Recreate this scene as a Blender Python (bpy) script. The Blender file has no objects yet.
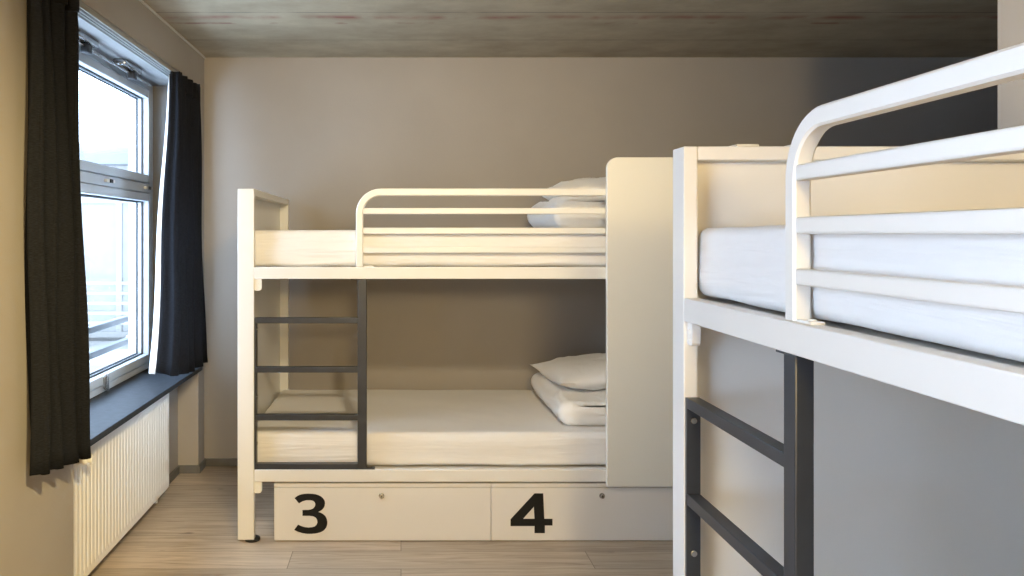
import bpy, bmesh, math, random
from mathutils import Vector, Matrix, noise
random.seed(7)
S = bpy.context.scene
COL = S.collection
PI = math.pi

# ------------------------------------------------------------------ camera
F_PX = 755.0
CAM_Z = 1.357
cd = bpy.data.cameras.new('camera')
cd.sensor_width = 36.0
cd.lens = 36.0 * F_PX / 1024.0
cd.shift_x = (512 - 401) / 1024.0
cd.shift_y = -(288 - 234) / 1024.0
cd.clip_start = 0.02
cam = bpy.data.objects.new('camera', cd)
COL.objects.link(cam)
cam.location = (0, 0, CAM_Z)
cam.rotation_euler = (PI / 2, 0, 0)
S.camera = cam

# ------------------------------------------------------------------ light
S.view_settings.view_transform = 'Standard'
S.view_settings.look = 'None'
S.view_settings.gamma = 1.0
S.view_settings.use_curve_mapping = False
S.view_settings.exposure = 0.0
S.cycles.use_denoising = True
S.cycles.max_bounces = 10
S.cycles.diffuse_bounces = 6
S.cycles.transparent_max_bounces = 12
S.cycles.sample_clamp_indirect = 8.0
S.cycles.caustics_reflective = False
S.cycles.caustics_refractive = False

W = bpy.data.worlds.new('sky')
S.world = W
W.use_nodes = True
bg = W.node_tree.nodes['Background']
bg.inputs[0].default_value = (0.60, 0.775, 1.06, 1)
bg.inputs[1].default_value = 14.5

def area(name, loc, rot, sx, sy, power, col, portal=False, spread=None):
    l = bpy.data.lights.new(name, 'AREA')
    l.shape = 'RECTANGLE'
    l.size, l.size_y = sx, sy
    l.energy = power
    l.color = col
    if spread: l.spread = spread
    if portal: l.cycles.is_portal = True
    o = bpy.data.objects.new(name, l)
    COL.objects.link(o)
    o.location = loc
    o.rotation_euler = rot
    return o
# warm globe lamps hanging in the room behind the camera
def globe(name, loc, r, power, col):
    l = bpy.data.lights.new(name, 'POINT')
    l.shadow_soft_size = r; l.energy = power; l.color = col
    o = bpy.data.objects.new(name, l); COL.objects.link(o); o.location = loc
    return o
globe('room_lamp', (0.35, -2.3, 2.0), 0.22, 330, (1.0, 0.76, 0.38))
# unseen spots added to warm the left wall, far bunk, back wall and right wall
def spot(name, loc, aim, half_deg, power, col, r=0.06):
    l = bpy.data.lights.new(name, 'SPOT')
    l.spot_size = math.radians(half_deg * 2); l.spot_blend = 1.0
    l.shadow_soft_size = r; l.energy = power; l.color = col
    o = bpy.data.objects.new(name, l); COL.objects.link(o); o.location = loc
    o.rotation_euler = (Vector(aim) - Vector(loc)).to_track_quat('-Z', 'Y').to_euler()
    return o
spot('added_spot', (0.30, 0.20, 2.33), (-1.15, 1.62, 1.15), 29, 510, (1.0, 0.78, 0.38))
spot('added_spot', (0.22, 1.15, 2.33), (0.05, 4.40, 1.20), 42, 152, (1.0, 0.83, 0.55))
spot('added_spot', (0.20, 0.90, 2.33), (1.70, 1.68, 2.12), 18, 85, (1.0, 0.78, 0.45)).data.spot_blend = 0.4

# ------------------------------------------------------------------ dimensions
XL, XR = -1.15, 1.70          # left and right wall faces
YB, YR = 4.418, -3.4          # back and rear wall faces
ZC = 2.39                     # ceiling
YN0, YN1 = 2.655, 4.287       # window recess along the left wall
XN = -1.266                   # back of the radiator niche
ZS = 0.61                     # sill top
ZT = 2.20                     # recess soffit
V0, V1 = -0.85, 0.75          # second window opening, beside the camera
YA = 2.154                    # where the right wall ends and the room opens
XA = 4.1

# ------------------------------------------------------------------ materials
def mat(name, rgb, rough=0.5, metal=0.0, noise_amt=0.0, nscale=8.0, bump=0.0, bscale=60.0, spec=0.5, coat=0.0, sheen=0.0):
    m = bpy.data.materials.new(name)
    m.use_nodes = True
    nt = m.node_tree
    b = nt.nodes['Principled BSDF']
    b.inputs['Roughness'].default_value = rough
    b.inputs['Metallic'].default_value = metal
    b.inputs['Specular IOR Level'].default_value = spec
    b.inputs['Coat Weight'].default_value = coat
    b.inputs['Sheen Weight'].default_value = sheen
    b.inputs['Base Color'].default_value = (*rgb, 1)
    tc = nt.nodes.new('ShaderNodeTexCoord')
    if noise_amt:
        n = nt.nodes.new('ShaderNodeTexNoise')
        n.inputs['Scale'].default_value = nscale
        n.inputs['Detail'].default_value = 6
        r = nt.nodes.new('ShaderNodeValToRGB')
        r.color_ramp.elements[0].position = 0.3
        r.color_ramp.elements[1].position = 0.7
        r.color_ramp.elements[0].color = (*[c * (1 - noise_amt) for c in rgb], 1)
        r.color_ramp.elements[1].color = (*[min(1, c * (1 + noise_amt)) for c in rgb], 1)
        nt.links.new(tc.outputs['Object'], n.inputs['Vector'])
        nt.links.new(n.outputs['Fac'], r.inputs['Fac'])
        nt.links.new(r.outputs['Color'], b.inputs['Base Color'])
    if bump:
        n2 = nt.nodes.new('ShaderNodeTexNoise')
        n2.inputs['Scale'].default_value = bscale
        n2.inputs['Detail'].default_value = 4
        bp = nt.nodes.new('ShaderNodeBump')
        bp.inputs['Strength'].default_value = bump
        bp.inputs['Distance'].default_value = 0.004
        nt.links.new(tc.outputs['Object'], n2.inputs['Vector'])
        nt.links.new(n2.outputs['Fac'], bp.inputs['Height'])
        nt.links.new(bp.outputs['Normal'], b.inputs['Normal'])
    return m

M = {}
M['wall'] = mat('taupe_wall_paint', (0.345, 0.315, 0.280), 0.75, noise_amt=0.03, nscale=3, bump=0.12, bscale=140)
M['wall_dark'] = mat('bounce_damping_wall', (0.09, 0.08, 0.07), 0.75, noise_amt=0.03, nscale=3, bump=0.12, bscale=140)  # unseen alcove walls, colour darkened to cut bounced light
M['white'] = mat('cream_powder_coat', (0.745, 0.74, 0.715), 0.32, noise_amt=0.012, nscale=4)
M['whiteboard'] = mat('cream_board', (0.77, 0.755, 0.68), 0.45, noise_amt=0.012, nscale=3)
M['drawer'] = mat('pale_laminate', (0.72, 0.71, 0.69), 0.5, noise_amt=0.015, nscale=3)
M['dark'] = mat('anthracite_metal', (0.026, 0.031, 0.040), 0.38, noise_amt=0.1, nscale=20)
M['black'] = mat('black_plastic', (0.012, 0.012, 0.013), 0.5, noise_amt=0.1)
M['number'] = mat('black_paint', (0.012, 0.0115, 0.011), 0.7, noise_amt=0.1, spec=0.2)
M['chrome'] = mat('chrome', (0.50, 0.50, 0.50), 0.22, 1.0, noise_amt=0.05)
M['sheet'] = mat('white_cotton', (0.775, 0.77, 0.765), 0.85, noise_amt=0.01, bump=0.10, bscale=400, sheen=0.1)
M['linen'] = mat('white_bed_linen', (0.85, 0.845, 0.83), 0.85, noise_amt=0.01, bump=0.10, bscale=300, sheen=0.1)
M['plastic'] = mat('white_plastic', (0.82, 0.82, 0.80), 0.4, noise_amt=0.01)
M['frame'] = mat('grey_window_frame', (0.55, 0.60, 0.65), 0.4, noise_amt=0.03)
M['track'] = mat('grey_aluminium_track', (0.36, 0.36, 0.35), 0.5, noise_amt=0.03)
M['reveal'] = mat('grey_reveal_paint', (0.26, 0.26, 0.255), 0.6, noise_amt=0.02)
M['gasket'] = mat('black_rubber', (0.02, 0.02, 0.02), 0.6, noise_amt=0.1)
M['sill'] = mat('dark_slate', (0.030, 0.034, 0.040), 0.5, noise_amt=0.25, nscale=40, spec=0.12)
M['radiator'] = mat('radiator_enamel', (0.82, 0.80, 0.75), 0.35, noise_amt=0.01)
M['lining'] = mat('white_curtain_lining', (0.85, 0.85, 0.85), 0.9, noise_amt=0.02, bump=0.1, bscale=200)
M['base'] = mat('grey_baseboard', (0.13, 0.125, 0.12), 0.5, noise_amt=0.1, nscale=12)
M['bead'] = mat('pale_sealant', (0.6, 0.58, 0.54), 0.6, noise_amt=0.04)
M['ply'] = mat('pale_board', (0.72, 0.70, 0.66), 0.6, noise_amt=0.06)
M['facade'] = mat('pale_render', (0.22, 0.205, 0.185), 0.8, noise_amt=0.03)
M['facglass'] = mat('facade_glass', (0.16, 0.15, 0.135), 0.15, noise_amt=0.1)
M['facmetal'] = mat('facade_metal', (0.11, 0.113, 0.116), 0.5, noise_amt=0.05)

def add_wrinkles(m, sc, strength, dist):
    nt = m.node_tree; b = nt.nodes['Principled BSDF']
    old = b.inputs['Normal'].links[0].from_socket
    tc = nt.nodes.new('ShaderNodeTexCoord')
    mp = nt.nodes.new('ShaderNodeMapping'); mp.inputs['Scale'].default_value = sc
    n = nt.nodes.new('ShaderNodeTexNoise'); n.inputs['Scale'].default_value = 1.0; n.inputs['Detail'].default_value = 3
    n.inputs['Distortion'].default_value = 0.6
    bp = nt.nodes.new('ShaderNodeBump'); bp.inputs['Strength'].default_value = strength; bp.inputs['Distance'].default_value = dist
    nt.links.new(tc.outputs['Object'], mp.inputs['Vector']); nt.links.new(mp.outputs[0], n.inputs['Vector'])
    nt.links.new(n.outputs['Fac'], bp.inputs['Height']); nt.links.new(old, bp.inputs['Normal'])
    nt.links.new(bp.outputs['Normal'], b.inputs['Normal'])
add_wrinkles(M['sheet'], (1.8, 2.2, 21.0), 0.55, 0.018)
add_wrinkles(M['linen'], (9.0, 5.0, 12.0), 0.6, 0.02)

def curtain_mat():
    m = mat('charcoal_curtain_fabric', (0.012, 0.0125, 0.014), 0.95, bump=0.0, spec=0.1)
    nt = m.node_tree; b = nt.nodes['Principled BSDF']
    tc = nt.nodes.new('ShaderNodeTexCoord')
    mp = nt.nodes.new('ShaderNodeMapping'); mp.inputs['Scale'].default_value = (90, 90, 700)
    n = nt.nodes.new('ShaderNodeTexNoise'); n.inputs['Scale'].default_value = 1.0; n.inputs['Detail'].default_value = 3
    r = nt.nodes.new('ShaderNodeValToRGB')
    r.color_ramp.elements[0].position = 0.35; r.color_ramp.elements[1].position = 0.7
    r.color_ramp.elements[0].color = (0.006, 0.0065, 0.008, 1)
    r.color_ramp.elements[1].color = (0.016, 0.0172, 0.021, 1)
    nt.links.new(tc.outputs['Object'], mp.inputs['Vector'])
    nt.links.new(mp.outputs['Vector'], n.inputs['Vector'])
    nt.links.new(n.outputs['Fac'], r.inputs['Fac'])
    nt.links.new(r.outputs['Color'], b.inputs['Base Color'])
    return m
M['curtain'] = curtain_mat()

def glass_mat():
    m = bpy.data.materials.new('window_glass'); m.use_nodes = True
    nt = m.node_tree; nt.nodes.clear()
    o = nt.nodes.new('ShaderNodeOutputMaterial')
    t = nt.nodes.new('ShaderNodeBsdfTransparent'); t.inputs[0].default_value = (0.95, 0.97, 0.97, 1)
    g = nt.nodes.new('ShaderNodeBsdfGlossy'); g.inputs['Roughness'].default_value = 0.02
    lw = nt.nodes.new('ShaderNodeLayerWeight'); lw.inputs[0].default_value = 0.5
    pw = nt.nodes.new('ShaderNodeMath'); pw.operation = 'POWER'; pw.inputs[1].default_value = 5
    fr = nt.nodes.new('ShaderNodeMath'); fr.operation = 'MULTIPLY_ADD'; fr.inputs[1].default_value = 0.9; fr.inputs[2].default_value = 0.03
    nt.links.new(lw.outputs['Facing'], pw.inputs[0]); nt.links.new(pw.outputs[0], fr.inputs[0])
    mx = nt.nodes.new('ShaderNodeMixShader')
    nt.links.new(fr.outputs[0], mx.inputs[0]); nt.links.new(t.outputs[0], mx.inputs[1]); nt.links.new(g.outputs[0], mx.inputs[2])
    nt.links.new(mx.outputs[0], o.inputs[0])
    return m
M['glass'] = glass_mat()

def floor_mat():
    m = bpy.data.materials.new('oak_plank_floor'); m.use_nodes = True
    nt = m.node_tree; b = nt.nodes['Principled BSDF']; L = nt.links
    tc = nt.nodes.new('ShaderNodeTexCoord')
    br = nt.nodes.new('ShaderNodeTexBrick')
    br.inputs['Scale'].default_value = 1.0
    br.inputs['Brick Width'].default_value = 1.25
    br.inputs['Row Height'].default_value = 0.17
    br.inputs['Mortar Size'].default_value = 0.0018
    br.inputs['Mortar Smooth'].default_value = 0.2
    br.inputs['Color1'].default_value = (0.0, 0.0, 0.0, 1)
    br.inputs['Color2'].default_value = (1, 1, 1, 1)
    br.inputs['Mortar'].default_value = (0.3, 0.3, 0.3, 1)
    br.offset = 0.37
    L.new(tc.outputs['Object'], br.inputs['Vector'])
    # grain: noise stretched along x, shifted per plank
    sep = nt.nodes.new('ShaderNodeVectorMath'); sep.operation = 'MULTIPLY'; sep.inputs[1].default_value = (0, 0, 7.3)
    L.new(br.outputs['Color'], sep.inputs[0])
    add = nt.nodes.new('ShaderNodeVectorMath'); add.operation = 'ADD'
    L.new(tc.outputs['Object'], add.inputs[0]); L.new(sep.outputs[0], add.inputs[1])
    mp = nt.nodes.new('ShaderNodeMapping'); mp.inputs['Scale'].default_value = (1.4, 22, 1)
    L.new(add.outputs[0], mp.inputs['Vector'])
    n = nt.nodes.new('ShaderNodeTexNoise'); n.inputs['Scale'].default_value = 1.6; n.inputs['Detail'].default_value = 9
    n.inputs['Distortion'].default_value = 1.2; n.inputs['Roughness'].default_value = 0.62
    L.new(mp.outputs[0], n.inputs['Vector'])
    r = nt.nodes.new('ShaderNodeValToRGB')
    e = r.color_ramp.elements
    e[0].position = 0.30; e[0].color = (0.31, 0.235, 0.162, 1)
    e[1].position = 0.66; e[1].color = (0.58, 0.47, 0.345, 1)
    e2 = e.new(0.45); e2.color = (0.455, 0.358, 0.255, 1)
    L.new(n.outputs['Fac'], r.inputs['Fac'])
    # tone per plank
    tone = nt.nodes.new('ShaderNodeMapRange'); tone.inputs['To Min'].default_value = 0.82; tone.inputs['To Max'].default_value = 1.14
    L.new(br.outputs['Color'], tone.inputs['Value'])
    mul = nt.nodes.new('ShaderNodeVectorMath'); mul.operation = 'SCALE'
    L.new(r.outputs['Color'], mul.inputs[0]); L.new(tone.outputs[0], mul.inputs['Scale'])
    # joints
    mixj = nt.nodes.new('ShaderNodeMix'); mixj.data_type = 'RGBA'
    mixj.inputs['B'].default_value = (0.20, 0.15, 0.105, 1)
    L.new(br.outputs['Fac'], mixj.inputs['Factor']); L.new(mul.outputs[0], mixj.inputs['A'])
    # scattered knots
    kn = nt.nodes.new('ShaderNodeMapping'); kn.inputs['Scale'].default_value = (5.0, 15.0, 1)
    L.new(add.outputs[0], kn.inputs['Vector'])
    k1 = nt.nodes.new('ShaderNodeTexNoise'); k1.inputs['Scale'].default_value = 1.0; k1.inputs['Detail'].default_value = 3
    L.new(kn.outputs[0], k1.inputs['Vector'])
    k2 = nt.nodes.new('ShaderNodeMapRange'); k2.inputs['From Min'].default_value = .70; k2.inputs['From Max'].default_value = .78; k2.inputs['To Max'].default_value = .75
    L.new(k1.outputs['Fac'], k2.inputs['Value'])
    mixk = nt.nodes.new('ShaderNodeMix'); mixk.data_type = 'RGBA'; mixk.inputs['B'].default_value = (.13, .10, .075, 1)
    L.new(k2.outputs[0], mixk.inputs['Factor']); L.new(mixj.outputs['Result'], mixk.inputs['A'])
    L.new(mixk.outputs['Result'], b.inputs['Base Color'])
    b.inputs['Roughness'].default_value = 0.42
    bp = nt.nodes.new('ShaderNodeBump'); bp.inputs['Strength'].default_value = 0.15; bp.inputs['Distance'].default_value = 0.002
    L.new(n.outputs['Fac'], bp.inputs['Height']); L.new(bp.outputs['Normal'], b.inputs['Normal'])
    return m
M['floor'] = floor_mat()

def ceiling_mat():
    m = bpy.data.materials.new('raw_concrete_ceiling'); m.use_nodes = True
    nt = m.node_tree; b = nt.nodes['Principled BSDF']; L = nt.links
    tc = nt.nodes.new('ShaderNodeTexCoord')
    n = nt.nodes.new('ShaderNodeTexNoise'); n.inputs['Scale'].default_value = 3.0; n.inputs['Detail'].default_value = 10; n.inputs['Roughness'].default_value = 0.65
    mp = nt.nodes.new('ShaderNodeMapping'); mp.inputs['Scale'].default_value = (1.0, 1.5, 1)
    L.new(tc.outputs['Object'], mp.inputs['Vector']); L.new(mp.outputs[0], n.inputs['Vector'])
    r = nt.nodes.new('ShaderNodeValToRGB'); e = r.color_ramp.elements
    e[0].position = 0.28; e[0].color = (0.31, 0.255, 0.170, 1)
    e[1].position = 0.72; e[1].color = (0.48, 0.405, 0.28, 1)
    L.new(n.outputs['Fac'], r.inputs['Fac'])
    # reddish rust band running across the slab, and a shutter-board seam
    sx = nt.nodes.new('ShaderNodeSeparateXYZ'); L.new(tc.outputs['Object'], sx.inputs[0])
    n2 = nt.nodes.new('ShaderNodeTexNoise'); n2.inputs['Scale'].default_value = 5.0; n2.inputs['Detail'].default_value = 6
    L.new(tc.outputs['Object'], n2.inputs['Vector'])
    prev = r.outputs['Color']
    for (yc, hw, col, lo, hi) in ((3.60, 0.045, (0.27, 0.10, 0.075, 1), 0.42, 0.62), (3.70, 0.02, (0.24, 0.11, 0.08, 1), 0.56, 0.64),
                                  (3.52, 0.006, (0.09, 0.085, 0.075, 1), 0.30, 0.5), (4.02, 0.007, (0.10, 0.095, 0.085, 1), 0.30, 0.6)):
        d = nt.nodes.new('ShaderNodeMath'); d.operation = 'SUBTRACT'; d.inputs[1].default_value = yc
        L.new(sx.outputs['Y'], d.inputs[0])
        a = nt.nodes.new('ShaderNodeMath'); a.operation = 'ABSOLUTE'; L.new(d.outputs[0], a.inputs[0])
        s = nt.nodes.new('ShaderNodeMapRange'); s.inputs['From Min'].default_value = 0; s.inputs['From Max'].default_value = hw
        s.inputs['To Min'].default_value = 1; s.inputs['To Max'].default_value = 0
        L.new(a.outputs[0], s.inputs['Value'])
        t = nt.nodes.new('ShaderNodeMapRange'); t.inputs['From Min'].default_value = lo; t.inputs['From Max'].default_value = hi
        L.new(n2.outputs['Fac'], t.inputs['Value'])
        k = nt.nodes.new('ShaderNodeMath'); k.operation = 'MULTIPLY'; L.new(s.outputs[0], k.inputs[0]); L.new(t.outputs[0], k.inputs[1])
        mx = nt.nodes.new('ShaderNodeMix'); mx.data_type = 'RGBA'; mx.inputs['B'].default_value = col
        L.new(k.outputs[0], mx.inputs['Factor']); L.new(prev, mx.inputs['A'])
        prev = mx.outputs['Result']
    L.new(prev, b.inputs['Base Color'])
    b.inputs['Roughness'].default_value = 0.8
    bp = nt.nodes.new('ShaderNodeBump'); bp.inputs['Strength'].default_value = 0.25; bp.inputs['Distance'].default_value = 0.006
    L.new(n.outputs['Fac'], bp.inputs['Height']); L.new(bp.outputs['Normal'], b.inputs['Normal'])
    return m
M['ceiling'] = ceiling_mat()

# ------------------------------------------------------------------ mesh helpers
def add_box(bm, x0, x1, y0, y1, z0, z1, bev=0.0, seg=2):
    r = bmesh.ops.create_cube(bm, size=1.0)
    vs = r['verts']
    for v in vs:
        v.co = Vector((x0 + (v.co.x + .5) * (x1 - x0), y0 + (v.co.y + .5) * (y1 - y0), z0 + (v.co.z + .5) * (z1 - z0)))
    if bev:
        es = list({e for v in vs for e in v.link_edges})
        bmesh.ops.bevel(bm, geom=es, offset=bev, segments=seg, affect='EDGES', profile=0.5)
    return bm

def add_cyl(bm, c, axis, r, h, seg=24, r2=None, bev=0.0):
    """cylinder from c along axis ('x','y','z' with sign via h)"""
    r2 = r if r2 is None else r2
    q = bmesh.ops.create_cone(bm, cap_ends=True, segments=seg, radius1=r, radius2=r2, depth=abs(h))
    rot = {'z': Matrix(), 'x': Matrix.Rotation(PI / 2, 4, 'Y'), 'y': Matrix.Rotation(-PI / 2, 4, 'X')}[axis]
    if h < 0: rot = rot @ Matrix.Rotation(PI, 4, 'X')
    off = {'x': Vector((h / 2, 0, 0)), 'y': Vector((0, h / 2, 0)), 'z': Vector((0, 0, h / 2))}[axis]
    bmesh.ops.transform(bm, matrix=Matrix.Translation(Vector(c) + off) @ rot, verts=q['verts'])
    if bev:
        es = [e for e in {e for v in q['verts'] for e in v.link_edges} if any(len(f.verts) > 4 for f in e.link_faces)]
        bmesh.ops.bevel(bm, geom=es, offset=bev, segments=2, affect='EDGES', profile=0.5)

def add_prism(bm, pts, axis, a, b):
    """extrude a 2D polygon along axis from a to b. pts are (u,v): y->(x,z), x->(y,z), z->(x,y)"""
    f = {'y': lambda u, v, t: (u, t, v), 'x': lambda u, v, t: (t, u, v), 'z': lambda u, v, t: (u, v, t)}[axis]
    A = [bm.verts.new(f(u, v, a)) for u, v in pts]
    B = [bm.verts.new(f(u, v, b)) for u, v in pts]
    n = len(pts)
    bm.faces.new(A); bm.faces.new(B[::-1])
    for i in range(n):
        bm.faces.new((A[i], B[i], B[(i + 1) % n], A[(i + 1) % n]))
    bmesh.ops.recalc_face_normals(bm, faces=bm.faces[:])

def obj(name, bm, m, parent=None, smooth=True, angle=21):
    me = bpy.data.meshes.new(name)
    bmesh.ops.recalc_face_normals(bm, faces=bm.faces[:])
    bm.to_mesh(me); bm.free()
    if smooth:
        me.polygons.foreach_set('use_smooth', [True] * len(me.polygons))
        me.set_sharp_from_angle(angle=math.radians(angle))
    me.materials.append(m)
    o = bpy.data.objects.new(name, me)
    COL.objects.link(o)
    if parent: o.parent = parent
    return o

def boxo(name, b, m, parent=None, bev=0.002):
    bm = bmesh.new(); add_box(bm, *b, bev=bev)
    return obj(name, bm, m, parent)

def tag(o, label, cat, group=None):
    o['label'] = label; o['category'] = cat
    if group: o['group'] = group
    return o

def thing(name, label, cat, loc=(0, 0, 0), rz=0, group=None):
    o = bpy.data.objects.new(name, None); COL.objects.link(o)
    o.empty_display_size = 0.1
    o.location = loc; o.rotation_euler = (0, 0, rz)
    return tag(o, label, cat, group)

def struct(name, bm, m, parent=None, label=None, smooth=True):
    o = obj(name, bm, m, parent, smooth)
    if parent is None: o['kind'] = 'structure'
    if label: o['label'] = label
    return o

def copy_tree(o, parent=None):
    c = o.copy(); COL.objects.link(c)
    if parent: c.parent = parent
    for ch in list(o.children): copy_tree(ch, c)
    return c

def round_box(bm, x0, x1, y0, y1, z0, z1, r, step=0.03, disp=None):
    """box with rounded edges on a fine grid; disp(p, n) gives an offset"""
    lo, hi = Vector((x0, y0, z0)), Vector((x1, y1, z1))
    vm = {}
    def V(p):
        k = (round(p.x, 5), round(p.y, 5), round(p.z, 5))
        if k in vm: return vm[k]
        rr = r
        q = Vector((min(max(p.x, x0 + rr), x1 - rr), min(max(p.y, y0 + rr), y1 - rr), min(max(p.z, z0 + rr), z1 - rr)))
        d = p - q
        n = d.normalized() if d.length > 1e-9 else Vector((0, 0, 1))
        s = q + n * rr
        if disp: s = s + disp(s, n)
        v = bm.verts.new(s); vm[k] = v
        return v
    def ticks(a, b):
        n = max(2, int(round((b - a) / step)))
        t = [a + (b - a) * i / n for i in range(n + 1)]
        ex = [a + r * k for k in (.15, .35, .6, .85)] + [b - r * k for k in (.15, .35, .6, .85)]
        t = [q for q in t if q in (a, b) or (a + r < q < b - r)] + ex
        return sorted(set(t))
    T = [ticks(x0, x1), ticks(y0, y1), ticks(z0, z1)]
    for ax in range(3):
        u, w = [i for i in range(3) if i != ax]
        for side in (lo[ax], hi[ax]):
            for i in range(len(T[u]) - 1):
                for j in range(len(T[w]) - 1):
                    vs = []
                    for (a, b) in ((i, j), (i + 1, j), (i + 1, j + 1), (i, j + 1)):
                        p = Vector((0, 0, 0)); p[ax] = side; p[u] = T[u][a]; p[w] = T[w][b]
                        vs.append(V(p))
                    try: bm.faces.new(vs)
                    except ValueError: pass

# ------------------------------------------------------------------ the room
bm = bmesh.new(); add_box(bm, -1.70, XA + .1, YR - .1, YB + .1, -0.12, 0.0)
struct('floor', bm, M['floor'])
bm = bmesh.new(); add_box(bm, -1.55, XA + .1, YR - .1, YB + .1, ZC, ZC + 0.15)
struct('ceiling', bm, M['ceiling'])
bm = bmesh.new(); add_box(bm, -1.55, XA + .1, YB, YB + .12, 0, ZC)
struct('wall_back', bm, M['wall'])
bm = bmesh.new(); add_box(bm, -1.55, XR + .12, YR - .12, YR, 0, ZC)
struct('wall_rear', bm, M['wall'])
bm = bmesh.new()
add_box(bm, XR, XR + .12, YR, YA, 0, ZC, bev=0.004)
struct('wall_right', bm, M['wall'])
bm = bmesh.new()
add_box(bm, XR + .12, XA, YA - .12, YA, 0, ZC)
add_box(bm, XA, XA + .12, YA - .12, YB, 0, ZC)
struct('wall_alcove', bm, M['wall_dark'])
bm = bmesh.new()
add_box(bm, -1.55, XL, V1, YN0, 0, ZC, bev=0.003)
add_box(bm, -1.55, XL, YR, V0, 0, ZC, bev=0.003)
add_box(bm, -1.55, XL, V0, V1, ZT, ZC, bev=0.003)
add_box(bm, -1.55, XL, V0, V1, 0, ZS - .025)
add_box(bm, -1.55, XL, YN1, YB, 0, ZC, bev=0.003)
add_box(bm, -1.55, XL, YN0, YN1, ZT, ZC, bev=0.003)
add_box(bm, -1.55, XN, YN0, YN1, 0, ZS - .025)
struct('wall_left', bm, M['wall'])
# pale plastered lining of the window recess: soffit and both jambs
bm = bmesh.new()
add_box(bm, -1.50, XL - .004, YN0 + .001, YN1 - .001, ZT - .004, ZT - .0005)
add_box(bm, -1.50, XL - .004, YN1 - .005, YN1 - .001, ZS, ZT - .004)
add_box(bm, -1.50, XL - .004, YN0 + .001, YN0 + .005, ZS, ZT - .004)
struct('trim_2', bm, M['reveal'], smooth=False)
bm = bmesh.new(); add_box(bm, -1.42, -1.125, YN0 + .002, YN1 - .002, ZS - .025, ZS, bev=0.004)
sill = struct('trim_3', bm, M['sill'])
bm = bmesh.new(); add_box(bm, -1.42, -1.125, V0 + .002, V1 - .002, ZS - .025, ZS, bev=0.004)
struct('trim_4', bm, M['sill'])
# sealant bead along the top of the left wall
bm = bmesh.new(); add_box(bm, XL, XL + .008, YR, YB, ZC - .008, ZC)
struct('trim_1', bm, M['bead'])
# baseboards
bh, bt = 0.045, 0.012
bm = bmesh.new(); add_box(bm, XL + bt, XA, YB - bt, YB, 0, bh, bev=0.002)
struct('baseboard_back', bm, M['base'])
bm = bmesh.new()
add_box(bm, XL, XL + bt, YN1 - bt, YB, 0, bh, bev=0.002)
add_box(bm, XN, XL, YN1 - bt, YN1, 0, bh, bev=0.002)
add_box(bm, XN, XN + bt, YN0, YN1 - bt, 0, bh, bev=0.002)
add_box(bm, XL, XL + bt, YR, YN0, 0, bh, bev=0.002)
struct('baseboard_left', bm, M['base'])
bm = bmesh.new()
add_box(bm, XR - bt, XR, YR, YA, 0, bh, bev=0.002)
struct('baseboard_right', bm, M['base'])

# ------------------------------------------------------------------ window
def make_window(wname, ya_, yb_):
    win = bpy.data.objects.new(wname, None); COL.objects.link(win)
    win['kind'] = 'structure'
    y0, y1 = ya_ + .005, yb_ - .005
    z0, z1 = ZS, ZT - .004
    fx0, fx1 = -1.485, -1.405
    fw = 0.055
    ZM0, ZM1 = 1.585, 1.635          # transom of the fixed frame
    bm = bmesh.new()
    add_box(bm, fx0, fx1, y0, y0 + fw, z0, z1, bev=.004)
    add_box(bm, fx0, fx1, y1 - fw, y1, z0, z1, bev=.004)
    add_box(bm, fx0, fx1, y0 + fw, y1 - fw, z1 - .04, z1, bev=.004)
    add_box(bm, fx0, fx1, y0 + fw, y1 - fw, z0, z0 + .035, bev=.004)
    add_box(bm, fx0, fx1, y0 + fw, y1 - fw, ZM0, ZM1, bev=.004)
    obj('window_frame', bm, M['frame'], win)
    sx0, sx1 = -1.475, -1.395
    sw = 0.045
    for (a, b) in ((ZM1 + .003, z1 - .043), (z0 + .038, ZM0 - .003)):
        ya, yb = y0 + fw + .004, y1 - fw - .004
        bm = bmesh.new()
        add_box(bm, sx0, sx1, ya, ya + sw, a, b, bev=.006)
        add_box(bm, sx0, sx1, yb - sw, yb, a, b, bev=.006)
        add_box(bm, sx0, sx1, ya + sw, yb - sw, a, a + sw, bev=.006)
        add_box(bm, sx0, sx1, ya + sw, yb - sw, b - sw, b, bev=.006)
        so = obj('window_sash', bm, M['frame'], win)
        bm = bmesh.new()
        g = .007
        for gx in (-1.432, -1.462):
            add_box(bm, gx - .004, gx + .004, ya + sw, ya + sw + g, a + sw, b - sw)
            add_box(bm, gx - .004, gx + .004, yb - sw - g, yb - sw, a + sw, b - sw)
            add_box(bm, gx - .004, gx + .004, ya + sw, yb - sw, a + sw, a + sw + g)
            add_box(bm, gx - .004, gx + .004, ya + sw, yb - sw, b - sw - g, b - sw)
        obj('gasket', bm, M['gasket'], so, smooth=False)
        bm = bmesh.new(); add_box(bm, -1.452, -1.446, ya + sw + .001, yb - sw - .001, a + sw + .001, b - sw - .001)
        obj('pane', bm, M['glass'], so, smooth=False)
    return win
win = make_window('window_1', YN0, YN1)
make_window('window_2', V0, V1)
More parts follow.
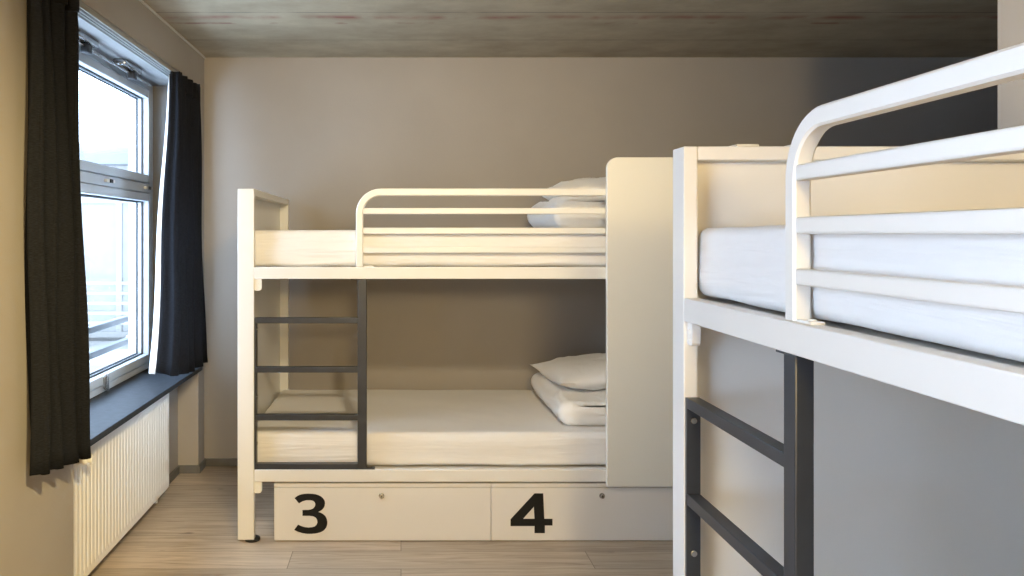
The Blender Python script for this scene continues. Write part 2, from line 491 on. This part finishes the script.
# catches on the transom, hinge cap low on the sash, rod opener at the head
for yy in (3.62, 4.17):
    bm = bmesh.new()
    add_box(bm, -1.405, -1.388, yy - .05, yy + .05, 1.603, 1.618, bev=.003)
    c = obj('catch', bm, M['plastic'], win)
    bm = bmesh.new(); add_box(bm, -1.389, -1.382, yy - .022, yy + .01, 1.602, 1.619, bev=.002)
    obj('catch_lever', bm, M['black'], c)
bm = bmesh.new(); add_cyl(bm, (-1.385, 3.55, .625), 'z', .011, .075, 16, bev=.003)
add_box(bm, -1.397, -1.385, 3.535, 3.565, .632, .69, bev=.003)
obj('hinge_cap', bm, M['chrome'], win)
bm = bmesh.new(); add_cyl(bm, (-1.345, 2.75, 2.155), 'y', .007, 1.30, 12)
rod = obj('opener_rod', bm, M['chrome'], win)
for yy in (3.17, 3.72):
    bm = bmesh.new(); add_box(bm, -1.375, -1.315, yy - .12, yy + .12, 2.166, 2.1955, bev=.006)
    obj('opener_housing', bm, M['chrome'], rod)
    bm = bmesh.new(); add_box(bm, -1.362, -1.325, yy + .03, yy + .075, 2.128, 2.166, bev=.006)
    obj('opener_bracket', bm, M['black'], rod)

# ------------------------------------------------------------------ outside: wing of the building across the yard
wing = thing('building', 'pale rendered building wing seen through the window glass', 'building', (-4.4, 8.2, -3))
bm = bmesh.new(); add_box(bm, -3.2, 2.6, 0, .4, 0, 5.35)
obj('facade', bm, M['facade'], wing)
bm = bmesh.new(); add_box(bm, -3.3, 2.7, -.18, .45, 5.1, 5.22, bev=.01)
obj('ledge', bm, M['facmetal'], wing)
for xx in (-1.9, -.1, 1.35):
    bm = bmesh.new()
    for a in (xx - .5, xx + .44): add_box(bm, a, a + .06, -.04, 0, 3.3, 4.75)
    add_box(bm, xx - .5, xx + .5, -.04, 0, 4.69, 4.75); add_box(bm, xx - .5, xx + .5, -.06, 0, 3.24, 3.3)
    add_box(bm, xx - .03, xx + .03, -.04, 0, 3.3, 4.69)
    w = obj('facade_window', bm, M['facade'], wing, smooth=False)
    bm = bmesh.new(); add_box(bm, xx - .44, xx + .44, -.02, -.005, 3.3, 4.69)
    obj('pane', bm, M['facglass'], w, smooth=False)
bm = bmesh.new()
for k in range(5): add_box(bm, -3.2, 2.6, -.62, -.58, 3.45 + .1 * k, 3.475 + .1 * k)
for k in (0, 4): add_box(bm, -3.0 + 1.25 * k, -2.96 + 1.25 * k, -.62, -.58, 3.2, 3.9)
obj('balcony_railing', bm, M['facade'], wing, smooth=False)
bm = bmesh.new(); add_box(bm, -3.2, 2.6, -.65, 0, 3.06, 3.2)
obj('balcony_slab', bm, M['facade'], wing, smooth=False)
# two-bar guard rail fixed outside the window
gr = thing('window_guard_rail', 'two pale horizontal guard bars outside the lower window pane', 'railing', (-1.64, 3.4, .7))
for zz in (.0, .135):
    bm = bmesh.new(); add_box(bm, -.02, .02, -1.2, 1.21, zz, zz + .035, bev=.004)
    b = obj('bar', bm, M['facmetal'], gr)
    bm = bmesh.new(); add_box(bm, -.026, .12, 1.17, 1.22, zz - .006, zz + .041, bev=.004)
    obj('bar_bracket', bm, M['frame'], b)
    bm = bmesh.new(); add_box(bm, -.026, .12, -1.22, -1.17, zz - .006, zz + .041, bev=.004)
    obj('bar_bracket', bm, M['frame'], b)

# ------------------------------------------------------------------ curtain rail and curtains
rail = thing('curtain_rail', 'pale double curtain track under the window soffit', 'curtain rail', (-1.185, 3.37, 2.18))
bm = bmesh.new()
for dx in (-.018, .018):
    add_box(bm, dx - .012, dx + .012, -1.16, .90, .010, .0155)
    add_box(bm, dx - .012, dx - .008, -1.16, .90, -.006, .012)
    add_box(bm, dx + .008, dx + .012, -1.16, .90, -.006, .012)
obj('track', bm, M['track'], rail, smooth=False)
for yy in (-1.17, .90):
    bm = bmesh.new(); add_box(bm, -.032, .032, yy, yy + .012, -.008, .0155, bev=.002)
    obj('end_cap', bm, M['plastic'], rail)

def curtain_sheet(path_fn, n, zrows, off=0.0):
    """path_fn(t, h) -> (x, y) with t along the cloth, h 0 at hem..1 at heading"""
    bm = bmesh.new()
    grid = []
    for (z, h) in zrows:
        row = []
        for i in range(n + 1):
            t = i / n
            x, y = path_fn(t, h)
            if off:
                x2, y2 = path_fn(min(1, t + .004), h); x3, y3 = path_fn(max(0, t - .004), h)
                d = Vector((x2 - x3, y2 - y3)).normalized()
                x += d.y * off; y -= d.x * off
            row.append(bm.verts.new((x, y, z(t) if callable(z) else z)))
        grid.append(row)
    for a, b in zip(grid, grid[1:]):
        for i in range(n):
            bm.faces.new((a[i], a[i + 1], b[i + 1], b[i]))
    return bm

def lerp(a, b, t): return a + (b - a) * t

def solid(o, th, offset=0):
    md = o.modifiers.new('thickness', 'SOLIDIFY'); md.thickness = th; md.offset = offset
    return o

def make_curtain(name, label, ya, yb, ztop, hem_fn, amp, folds, seed, flare_a, flare_b, xc, lead, parent_loc):
    """cloth runs from ya to yb along the wall, folds swing in x"""
    root = thing(name, label, 'curtain', parent_loc)
    rnd = random.Random(seed)
    ph = [rnd.uniform(-.5, .5) for _ in range(folds * 2 + 3)]
    am = [rnd.uniform(.65, 1.25) for _ in range(folds * 2 + 3)]
    def path(t, h):
        yA = lerp(flare_a, ya, min(1, h * 1.0) ** .8); yB = lerp(flare_b, yb, min(1, h * 1.25) ** .6)
        t0 = t
        if lead: t = max(0, (t - .2) / .8)
        k = t * folds
        i = int(k); f = k - i
        a = lerp(am[i], am[i + 1], f); p = lerp(ph[i], ph[i + 1], f)
        A = amp * a * (1.0 - .35 * h ** 3)
        x = xc + A * math.sin(2 * PI * k + p * 1.3) + .22 * A * math.sin(4 * PI * k + p * 4 + h)
        y = lerp(yA, yB, t) + .35 * A * math.sin(4 * PI * k + p)
        x += .006 * math.sin(h * 9 + t * 7)
        if lead and t0 < .2:               # leading edge turned in towards the window
            q = 1 - t0 / .2
            x -= (.040 + .035 * (1 - h)) * q; y += .012 * q + .010 * math.sin(q * 5)
        return x - parent_loc[0], y - parent_loc[1]
    rows = []
    R = 28
    for j in range(R + 1):
        h = j / R
        rows.append(((lambda t, h=h: hem_fn(t) + (ztop - hem_fn(t)) * h - parent_loc[2]), h))
    bm = curtain_sheet(path, folds * 22, rows)
    solid(obj('drape', bm, M['curtain'], root, angle=80), .004)
    # gathered heading band
    def hpath(t, h):
        k = t * folds * 3
        return (path(t, 1)[0] + .006 * math.sin(2 * PI * k) + .004, path(t, 1)[1])
    bm = curtain_sheet(hpath, folds * 44, [((ztop - .075 - parent_loc[2]), 0), ((ztop - .04 - parent_loc[2]), .5), ((ztop + .012 - parent_loc[2]), 1)])
    solid(obj('heading', bm, M['curtain'], root, angle=80), .006)
    return root, path, rows

# near curtain, left of the picture
zt = 2.165
make_curtain('curtain', 'dark charcoal curtain nearest the camera, at the near end of the window', 2.235, 2.555, zt,
             lambda t: lerp(.635, .582, t), .046, 4, 11, 2.255, 2.645, -1.105, None, (-1.12, 2.46, .56))
# far curtain, beside the back wall
root, path, rows = make_curtain('curtain', 'charcoal curtain with bright white lining edge at the window\'s far end', 3.76, 4.16, 2.155,
             lambda t: lerp(.685, .628, min(1, t * 1.6)), .038, 4, 5, 3.66, 4.29, -1.122, True, (-1.165, 4.03, .62))
# white lining turned in at its leading edge
px, py, pz = root.location
def lpath(t, h):
    x0_, y0_ = path(0, h)
    sw_ = .004 + .034 * (1 - h) ** .6
    return (x0_ - .006 - sw_ * t, y0_ + .006 + .03 * t * t + .006 * math.sin(t * 5))
bm = curtain_sheet(lpath, 10, [(lerp(.675, 2.15, h) - pz, h) for z, h in rows])
solid(obj('lining', bm, M['lining'], root, angle=80), .003)['label'] = 'bright white lining'

# ------------------------------------------------------------------ radiator
rad = thing('radiator', 'white ribbed panel radiator in the niche under the window sill', 'radiator', (-1.19, 2.72, 0))
ry0, ry1, rz0, rz1 = 0.0, 1.15, 0.06, 0.555
bm = bmesh.new()
pitch = 0.0345
ny, nz = int((ry1 - ry0) / pitch * 10), 34
grid = []
zs = [rz0, rz0 + .004, rz0 + .012] + [rz0 + .012 + .05 * i / 8 for i in range(1, 9)] + [lerp(rz0 + .062, rz1 - .062, i / 10) for i in range(1, 10)] + [rz1 - .062 + .05 * i / 8 for i in range(0, 9)] + [rz1 - .004, rz1]
for z in zs:
    row = []
    for i in range(ny + 1):
        y = lerp(ry0, ry1, i / ny)
        e = min((z - rz0 - .022) / .018, (rz1 - .022 - z) / .018, (y - ry0 - .02) / .01, (ry1 - .02 - y) / .01)
        e = max(0, min(1, e)); e = e * e * (3 - 2 * e)
        u = ((y - ry0 - .02) / pitch) % 1.0
        g = 1 - min(1, abs(u - .5) / .22); g = max(0, g); g = g * g * (3 - 2 * g)
        d = -.003 * e * g
        if z in (rz0, rz1) or i in (0, ny): d = -.012
        row.append(bm.verts.new((d, y, z)))
    grid.append(row)
for a, b in zip(grid, grid[1:]):
    for i in range(ny): bm.faces.new((a[i], a[i + 1], b[i + 1], b[i]))
solid(obj('front_panel', bm, M['radiator'], rad, angle=60), .003, -1)
boxo('rear_panel', (-.070, -.058, ry0, ry1, rz0 + .01, rz1 - .01), M['radiator'], rad)
for yy in (ry0 - .002, ry1 - .002):
    boxo('side_panel', (-.070, -.010, yy, yy + .004, rz0 + .01, rz1 + .004), M['radiator'], rad, .001)
bm = bmesh.new()
add_box(bm, -.070, -.064, ry0, ry1, rz1 - .012, rz1 + .004); add_box(bm, -.016, -.010, ry0, ry1, rz1 - .012, rz1 + .004)
for k in range(34): add_box(bm, -.065, -.015, ry0 + .02 + k * .0335, ry0 + .026 + k * .0335, rz1 - .010, rz1 + .003)
obj('top_grille', bm, M['radiator'], rad, smooth=False)
bm = bmesh.new(); add_cyl(bm, (-.035, .0, .50), 'y', .011, -.05, 16)
v = obj('valve', bm, M['chrome'], rad)
bm = bmesh.new(); add_cyl(bm, (-.035, .035, .535), 'x', .019, .085, 20, bev=.004)
add_cyl(bm, (.05, .035, .535), 'x', .015, .018, 20, bev=.003)
obj('thermostat_knob', bm, M['plastic'], v)
for yy in (.18, .97):
    boxo('wall_bracket', (-.0745, -.069, yy - .02, yy + .02, .1, .5), M['radiator'], rad)
for yy in (.06, 1.09):
    bm = bmesh.new(); add_cyl(bm, (-.045, yy, .0), 'z', .009, .075, 14)
    obj('pipe', bm, M['radiator'], rad)

# ------------------------------------------------------------------ bunk bed
PXM = 0.0044
L, D = 2.15, 1.04
PW, PT = .0726, .032             # post: along the bed, across the bed
HT = 1.556

def rect_sweep(bm, path, w, d, yc, close_ends=True):
    """sweep a w x d rectangle along a path of (x,z) points, d being the y depth"""
    rings = []
    n = len(path)
    for i, (x, z) in enumerate(path):
        p0 = path[max(0, i - 1)]; p1 = path[min(n - 1, i + 1)]
        t = Vector((p1[0] - p0[0], p1[1] - p0[1])).normalized()
        nx, nz = -t.y, t.x
        b = .004
        prof = [(-w/2 + b, -d/2), (w/2 - b, -d/2), (w/2, -d/2 + b), (w/2, d/2 - b), (w/2 - b, d/2), (-w/2 + b, d/2), (-w/2, d/2 - b), (-w/2, -d/2 + b)]
        rings.append([bm.verts.new((x + nx * u, yc + v, z + nz * u)) for u, v in prof])
    for a, b in zip(rings, rings[1:]):
        for k in range(8): bm.faces.new((a[k], a[(k + 1) % 8], b[(k + 1) % 8], b[k]))
    bm.faces.new(rings[0]); bm.faces.new(rings[-1][::-1])

def make_bunk():
    root = thing('bunk_bed', '', 'bunk bed')
    # posts
    for xa in (0, L - PW):
        for ya in (0, D - PT):
            boxo('post', (xa, xa + PW, ya, ya + PT, .010, HT), M['white'], root, .003)
            bm = bmesh.new()
            cx = xa + PW - .012 if xa == 0 else xa + .012
            add_cyl(bm, (cx, ya + .028 if ya == 0 else ya + PT - .028, 0), 'z', .034, .0115, 24, bev=.003)
            obj('foot', bm, M['black'], root)['label'] = 'black round foot'
    # end boards: panel set back from the inner face, framed by the posts and a top rail
    for nm, s in (('footboard', 0), ('headboard', 1)):
        bm = bmesh.new()
        def bx(xa, xb, *r, bev=.002):
            if s: xa, xb = L - xb, L - xa
            add_box(bm, xa, xb, *r, bev=bev)
        bx(.004, .026, PT, D - PT, .27, HT - .03, bev=.001)
        bx(0, PW, PT, D - PT, HT - .031, HT, bev=.003)
        bx(.004, .05, PT, D - PT, .235, .27)
        obj(nm, bm, M['white'], root)
    # hook plates over the foot end
    for ya in (.13, .26):
        bm = bmesh.new(); add_box(bm, .002, .05, ya, ya + .052, HT - .001, HT + .008, bev=.002)
        obj('hook_plate', bm, M['white'], root)
    # side rails and decks
    for zt_, zb_ in ((1.212, 1.159), (.319, .266)):
        for ya in (0, D - .035):
            boxo('side_rail', (PW, L - PW, ya, ya + .035, zb_, zt_), M['white'], root, .003)
        bm = bmesh.new(); add_box(bm, .028, L - .028, .0355, D - .0355, zb_ + .020, zt_ - .007, bev=.002)
        obj('bed_base', bm, M['ply'], root)
        # plastic corner bracket under the rail, against the post
        bm = bmesh.new()
        w, h, r = .032, .052, .012
        pts = [(0, 0), (w, 0), (w, -h + r)] + [(w - r + r * math.cos(a), -h + r - r * math.sin(a)) for a in (PI / 6, PI / 3, PI / 2)] + [(.004, -h), (0, -h + .004)]
        add_prism(bm, [(PW + u, zb_ + v_) for u, v_ in pts], 'y', .008, .026)
        br_ = obj('corner_bracket', bm, M['plastic'], root)
        bm = bmesh.new(); add_cyl(bm, (PW + .014, .008, zb_ - .022), 'y', .006, -.003, 14)
        add_cyl(bm, (PW + .016, .008, zb_ - .040), 'y', .004, -.003, 12)
        obj('screw', bm, M['plastic'], br_)
    # guard rail: bent square tube with three bars
    gx, gt, gd, gy = .518, .036, .030, .024
    th = .028
    R = .095
    x_c = gx + gt / 2
    path = [(x_c, 1.2125), (x_c, 1.30), (x_c, 1.40), (x_c, HT - th / 2 - R)]
    for k in range(1, 13):
        a = PI - (PI / 2) * k / 12
        path.append((x_c + R + R * math.cos(a), HT - th / 2 - R + R * math.sin(a)))
    path += [(1.0, HT - th / 2), (1.625, HT - th / 2)]
    bm = bmesh.new(); rect_sweep(bm, path, .032, gd, gy)
    g = obj('guard_rail', bm, M['white'], root)
    for (za, zb) in ((1.472, 1.445), (1.385, 1.357), (1.300, 1.273)):
        boxo('guard_bar', (gx + gt - .003, 1.623, gy - gd / 2 + .002, gy + gd / 2 - .002, zb, za), M['white'], g, .004)
    bm = bmesh.new(); add_box(bm, gx + gt, gx + gt + .045, gy - .012, gy + .012, 1.2118, 1.2165, bev=.001)
    add_cyl(bm, (gx + gt + .028, gy, 1.2160), 'z', .006, .003, 12)
    obj('guard_foot', bm, M['white'], g)
    # head-end privacy panel on the front
    x0_, x1_, z0_, z1_, r = 1.62, L, .254, 1.692, .046
    pts = [(x0_, z0_), (x1_, z0_), (x1_, z1_)]
    for k in range(0, 9):
        a = PI / 2 + (PI / 2) * k / 8
        pts.append((x0_ + r + r * math.cos(a), z1_ - r + r * math.sin(a)))
    bm = bmesh.new(); add_prism(bm, pts, 'y', -.026, -.0005)
    es = [e for e in bm.edges if abs(e.verts[0].co.y - e.verts[1].co.y) < 1e-6]
    bmesh.ops.bevel(bm, geom=es, offset=.0025, segments=2, affect='EDGES', profile=.5)
    obj('privacy_panel', bm, M['whiteboard'], root)
    # ladder
    ux0, ux1 = .528, .568
    ly0, ly1 = .003, .035
    bm = bmesh.new(); add_box(bm, ux0, ux1, ly0, ly1, .3195, 1.1585, bev=.003)
    lad = obj('ladder', bm, M['dark'], root); lad['label'] = 'anthracite metal ladder'
    bm = bmesh.new(); add_box(bm, PW + .0005, PW + .009, ly0, ly1, .3195, .987, bev=.001)
    pl = obj('mounting_plate', bm, M['dark'], lad)
    for zz in (.936, .637, .430):
        bm = bmesh.new(); add_cyl(bm, (PW + .009, .019, zz), 'x', .0075, .004, 18, bev=.001)
        obj('bolt', bm, M['chrome'], pl)
    for za in (.988, .771, .560, .344):
        boxo('rung', (PW + .008, ux0 + .002, ly0 + .001, ly1 - .001, za - .025, za), M['dark'], lad, .002)
    bm = bmesh.new(); add_box(bm, ux1 - .002, ux1 + .036, ly0 + .002, ly1 - .002, .3195, .3245, bev=.001)
    add_cyl(bm, (ux1 + .022, .019, .3245), 'z', .005, .003, 12)
    obj('ladder_foot', bm, M['dark'], lad)
    bm = bmesh.new(); add_box(bm, ux0 - .03, ux1 - .001, ly0 + .002, ly1 - .002, 1.1545, 1.1588)
    obj('ladder_bracket', bm, M['dark'], lad)
    return root

FX, FY = -.7194, 3.322
NX, NY = .641, 1.782
far = make_bunk()
far['label'] = 'cream metal bunk bed against the back wall above the numbered drawers'
far['group'] = 'bunk beds'
near = copy_tree(far)
near['label'] = 'large white metal bunk bed closest to the camera along the right side'
far.location = (FX, FY, 0)
near.location = (NX, NY, 0); near.rotation_euler = (0, 0, -PI / 2); near.scale = (.965, 1, 1)

# ------------------------------------------------------------------ mattresses
def mattress(name, label, loc, rz, zb, seed, zt_th=.161):
    o = Vector((seed * 3.1, seed * 1.7, seed * .9))
    def disp(s, n):
        side = 1 - abs(n.z)
        w = noise.noise(Vector((s.x * 2.2, s.y * 2.2, s.z * 26)) + o) * .005 * side
        w += noise.noise(Vector((s.x * 5, s.y * 5, s.z * 9)) + o) * .004 * side
        w += noise.noise(Vector((s.x * 2.6 + s.y, s.y * 5, 0)) + o) * .004 * abs(n.z)
        d = n * w
        if n.z < -.3 or s.z < zb + .03:          # hem of the fitted sheet rides up and down a little
            d.z += .004 * noise.noise(Vector((s.x * 6, s.y * 6, 1)) + o)
        return d
    bm = bmesh.new()
    round_box(bm, .032, L - .032, .043, D - .040, zb, zb + zt_th, .026, .022, disp)
    m = obj(name, bm, M['sheet'], None, angle=80)
    m.location = loc; m.rotation_euler = (0, 0, rz)
    return tag(m, label, 'mattress', 'mattresses in white fitted sheets')
ZU, ZL = 1.2125, .3205
mattress('mattress', 'white sheeted mattress on the lower bunk of the far bed', (FX, FY, 0), 0, ZL, 1, .150)
mattress('mattress', 'white sheeted mattress on the upper bunk of the far bed', (FX, FY, 0), 0, ZU, 2)
mattress('mattress', 'white sheeted mattress on top of the near bunk behind its guard rail', (NX, NY, 0), -PI / 2, ZU, 3).scale = (.965, 1, 1)

# ------------------------------------------------------------------ duvets and pillows
def duvet(label, x0_, x1_, y0_, y1_, zb, h, seed):
    """duvet folded in two: U-shaped cross-section (fold to the left), puffy rounded ends front and back"""
    o = Vector((seed * 5.3, seed * 2.1, seed))
    t = h / 2 - .004                      # layer thickness
    # closed outline of the U in (u, w): outer then inner
    Lx = x1_ - x0_
    out = []
    N = 26
    def outer():
        pts = []
        r = h / 2
        for i in range(N + 1): pts.append((lerp(Lx, r, i / N), 0.0))
        for i in range(1, 16):
            a = -PI / 2 - PI * i / 16
            pts.append((r + r * math.cos(a), h / 2 + r * math.sin(a)))
        for i in range(N + 1): pts.append((lerp(r, Lx, i / N), h))
        return pts
    po = outer()
    gap = .0035
    pts = po + [(Lx + t * .25, h - t * .3), (Lx + t * .25, h - t * .7), (Lx, h / 2 + gap)]
    for i in range(1, N): pts.append((lerp(Lx, h * .5, i / N), h / 2 + gap * (1 - i / N) + .001))
    pts.append((h * .45, h / 2))
    for i in range(1, N): pts.append((lerp(h * .5, Lx, i / N), h / 2 - gap * i / N - .001))
    pts += [(Lx, h / 2 - gap), (Lx + t * .25, t * .7), (Lx + t * .25, t * .3)]
    cu = [sum(p[0] for p in pts) / len(pts), h / 2]
    bm = bmesh.new()
    K = 30
    rings = []
    for j in range(K + 1):
        v = j / K
        y = lerp(y0_, y1_, v)
        ed = min(v, 1 - v) * (y1_ - y0_)
        q = min(1, ed / .05)
        rr = math.sqrt(max(0, 1 - (1 - q) ** 2))
        ring = []
        for (u, w) in pts:
            lay = h * .75 if w > h / 2 else h * .25       # each layer rounds towards its own middle
            ww = (h / 2 + (w - h / 2) * (.62 + .38 * rr))
            uu = u + (1 - rr) * .02 * (1 if u < .1 else 0)
            p = Vector((x0_ + uu, y, zb + ww))
            nz = noise.noise(Vector((p.x * 7, p.y * 7, p.z * 9)) + o) * .012 + (.5 - abs(noise.noise(Vector((p.x * 16, p.y * 7, p.z * 12)) + o))) * .010
            p.z += nz * (w / h) - .022 * (w / h) * v * 0
            p.x += noise.noise(Vector((p.y * 6, p.z * 12, 3)) + o) * .012
            ring.append(bm.verts.new(p))
        rings.append(ring)
    n = len(pts)
    for a, b in zip(rings, rings[1:]):
        for k in range(n): bm.faces.new((a[k], a[(k + 1) % n], b[(k + 1) % n], b[k]))
    for ring in (rings[0], rings[-1]):
        f = bm.faces.new(ring)
        bmesh.ops.triangulate(bm, faces=[f])
    d = obj('folded_duvet', bm, M['linen'], None, angle=75)
    return tag(d, label, 'duvet')

def pillow(label, cx, cy, cz, sx, sy, h, seed, rot=(0, 0, 0)):
    o = Vector((seed * 4.1, seed, seed * 2))
    bm = bmesh.new()
    n = 36
    def side(sgn):
        g = []
        for i in range(n + 1):
            row = []
            for j in range(n + 1):
                u, v = i / n * 2 - 1, j / n * 2 - 1
                b = max(0, (1 - abs(u) ** 2.6)) ** .62 * max(0, (1 - abs(v) ** 2.6)) ** .62
                pin = 1 - .07 * (1 - u * u) * v * v * v * v - 0
                x = u * sx / 2 * (1 - .06 * (1 - v * v) * abs(u) ** 6); y = v * sy / 2 * (1 - .06 * (1 - u * u) * abs(v) ** 6)
                w = noise.noise(Vector((x * 6, y * 6, sgn)) + o) * .016 + (.4 - abs(noise.noise(Vector((x * 13, y * 6, sgn)) + o))) * .016
                z = sgn * (h / 2 * b + w * min(1, b * 1.6)) + (.02 * abs(u * v) ** 2 if sgn else 0)
                row.append((x, y, z))
            g.append(row)
        return g
    T, B = side(1), side(-1)
    vt = [[bm.verts.new(p) for p in r] for r in T]
    vb = [[(vt[i][j] if i in (0, n) or j in (0, n) else bm.verts.new(B[i][j])) for j in range(n + 1)] for i in range(n + 1)]
    for i in range(n):
        for j in range(n):
            bm.faces.new((vt[i][j], vt[i + 1][j], vt[i + 1][j + 1], vt[i][j + 1]))
            try: bm.faces.new((vb[i][j], vb[i][j + 1], vb[i + 1][j + 1], vb[i + 1][j]))
            except ValueError: pass
    p = obj('pillow', bm, M['linen'], None, angle=85)
    p.location = (cx, cy, cz); p.rotation_euler = rot
    return tag(p, label, 'pillow')

ztl = ZL + .150
ztu = ZU + .161
duvet('folded white duvet lying on the lower bunk beneath a pillow', .722, 1.25, 3.45, 4.24, ztl + .002, .118, 1)
pillow('white pillow with pointed corner on the lower bunk', 1.075, 3.90, ztl + .183, .68, .64, .14, 1, (math.radians(-2), math.radians(-5), math.radians(4)))
duvet('folded white duvet on the upper bunk behind the guard rail bars', .700, 1.28, 3.46, 4.22, ztu + .006, .146, 4)
pillow('white pillow topmost of the bedding stack on the upper bunk', 1.10, 3.88, ztu + .208, .74, .56, .13, 6, (math.radians(1), math.radians(-3), math.radians(-3)))

# ------------------------------------------------------------------ numbered drawers under the far bunk
def fill_poly(bm, loops, y, depth):
    edges = []
    for lp in loops:
        vs = [bm.verts.new((u, y, w)) for u, w in lp]
        edges += [bm.edges.new((vs[i], vs[(i + 1) % len(vs)])) for i in range(len(vs))]
    bmesh.ops.triangle_fill(bm, use_beauty=True, edges=edges)
    r = bmesh.ops.extrude_face_region(bm, geom=bm.faces[:])
    bmesh.ops.translate(bm, vec=(0, -depth, 0), verts=[v for v in r['geom'] if isinstance(v, bmesh.types.BMVert)])

def px2(lx, ly, ox, oy, sc):           # picture points of the lettering -> metres on the drawer front
    return ((ox + lx / sc - 237.5) * PXM + FX, (542.5 - (oy + ly / sc)) * PXM)

three = [(175,172),(192,158),(215,148),(242,142),(270,140),(300,141),(328,145),(350,152),(368,162),(383,176),(392,192),(395,210),(392,228),(385,243),(373,256),(360,265),(345,272),
         (364,278),(382,288),(397,302),(407,322),(412,345),(410,366),(403,385),(391,401),(375,413),(355,421),(330,427),(300,430),(265,430),(232,425),(200,415),(172,402),
         (200,364),(222,374),(248,382),(275,385),(300,383),(320,377),(333,365),(340,348),(337,328),(327,313),(310,304),(285,300),(232,300),
         (232,258),(270,258),(292,255),(310,247),(321,233),(325,215),(320,201),(308,191),(288,187),(262,187),(235,194),(207,210)]
four = [(395,138),(458,138),(466,322),(525,322),(525,370),(470,370),(470,425),(395,425),(395,374),(222,374),(222,325)]
hole = [(312,322),(395,322),(390,235)]

def drawer(label, xa, xb, loops, name_text, lockx):
    yf = FY + .010
    root = thing('storage_drawer', label, 'drawer', ((xa + xb) / 2, yf, 0), 0, 'numbered drawers under the far bunk')
    ox, oy = -root.location.x, -root.location.y
    def part(nm, b, m, bev=.001):
        return boxo(nm, (b[0] + ox, b[1] + ox, b[2] + oy, b[3] + oy, b[4], b[5]), m, root, bev)
    part('front', (xa + .001, xb - .001, yf, yf + .018, .004, .238), M['drawer'], .0015)
    part('lid', (xa + .001, xb - .001, yf - .001, yf + .93, .2400, .256), M['drawer'], .0015)
    bm = bmesh.new()
    add_box(bm, xa + .002 + ox, xa + .018 + ox, yf + .018 + oy, yf + .92 + oy, .004, .2398)
    add_box(bm, xb - .018 + ox, xb - .002 + ox, yf + .018 + oy, yf + .92 + oy, .004, .2398)
    add_box(bm, xa + .018 + ox, xb - .018 + ox, yf + .904 + oy, yf + .92 + oy, .004, .2398)
    add_box(bm, xa + .018 + ox, xb - .018 + ox, yf + .018 + oy, yf + .904 + oy, .004, .018)
    obj('carcass', bm, M['drawer'], root, smooth=False)
    bm = bmesh.new()
    fill_poly(bm, [[(u + ox, w) for u, w in lp] for lp in loops], yf + oy - .0002, .0012)
    obj('number', bm, M['number'], root, smooth=False)['label'] = 'black painted number ' + name_text
    lx = (lockx - 237.5) * PXM + FX + ox
    lz = (542.5 - 496.5) * PXM
    bm = bmesh.new(); add_cyl(bm, (lx, yf + oy, lz), 'y', .0125, -.004, 24, bev=.001)
    add_cyl(bm, (lx, yf + oy - .004, lz), 'y', .0095, -.010, 24, bev=.001)
    lk = obj('lock', bm, M['chrome'], root)
    bm = bmesh.new(); add_box(bm, lx - .0015, lx + .0015, yf + oy - .0150, yf + oy - .0138, lz - .006, lz + .006)
    add_cyl(bm, (lx, yf + oy - .0138, lz), 'y', .0035, -.0012, 12)
    obj('keyhole', bm, M['black'], lk)

X3 = (273.5 - 237.5) * PXM + FX
X4 = (491.3 - 237.5) * PXM + FX
X5 = X4 + (X4 - X3)
drawer('pale under-bed drawer with a black number 3', X3, X4, [[px2(a, b, 270, 475, 7.2) for a, b in three]], 'three', 381.5)
drawer('pale under-bed drawer with a black number 4', X4, X5, [[px2(a, b, 480, 475, 7.2) for a, b in four], [px2(a, b, 480, 475, 7.2) for a, b in hole]], 'four', 602.5)
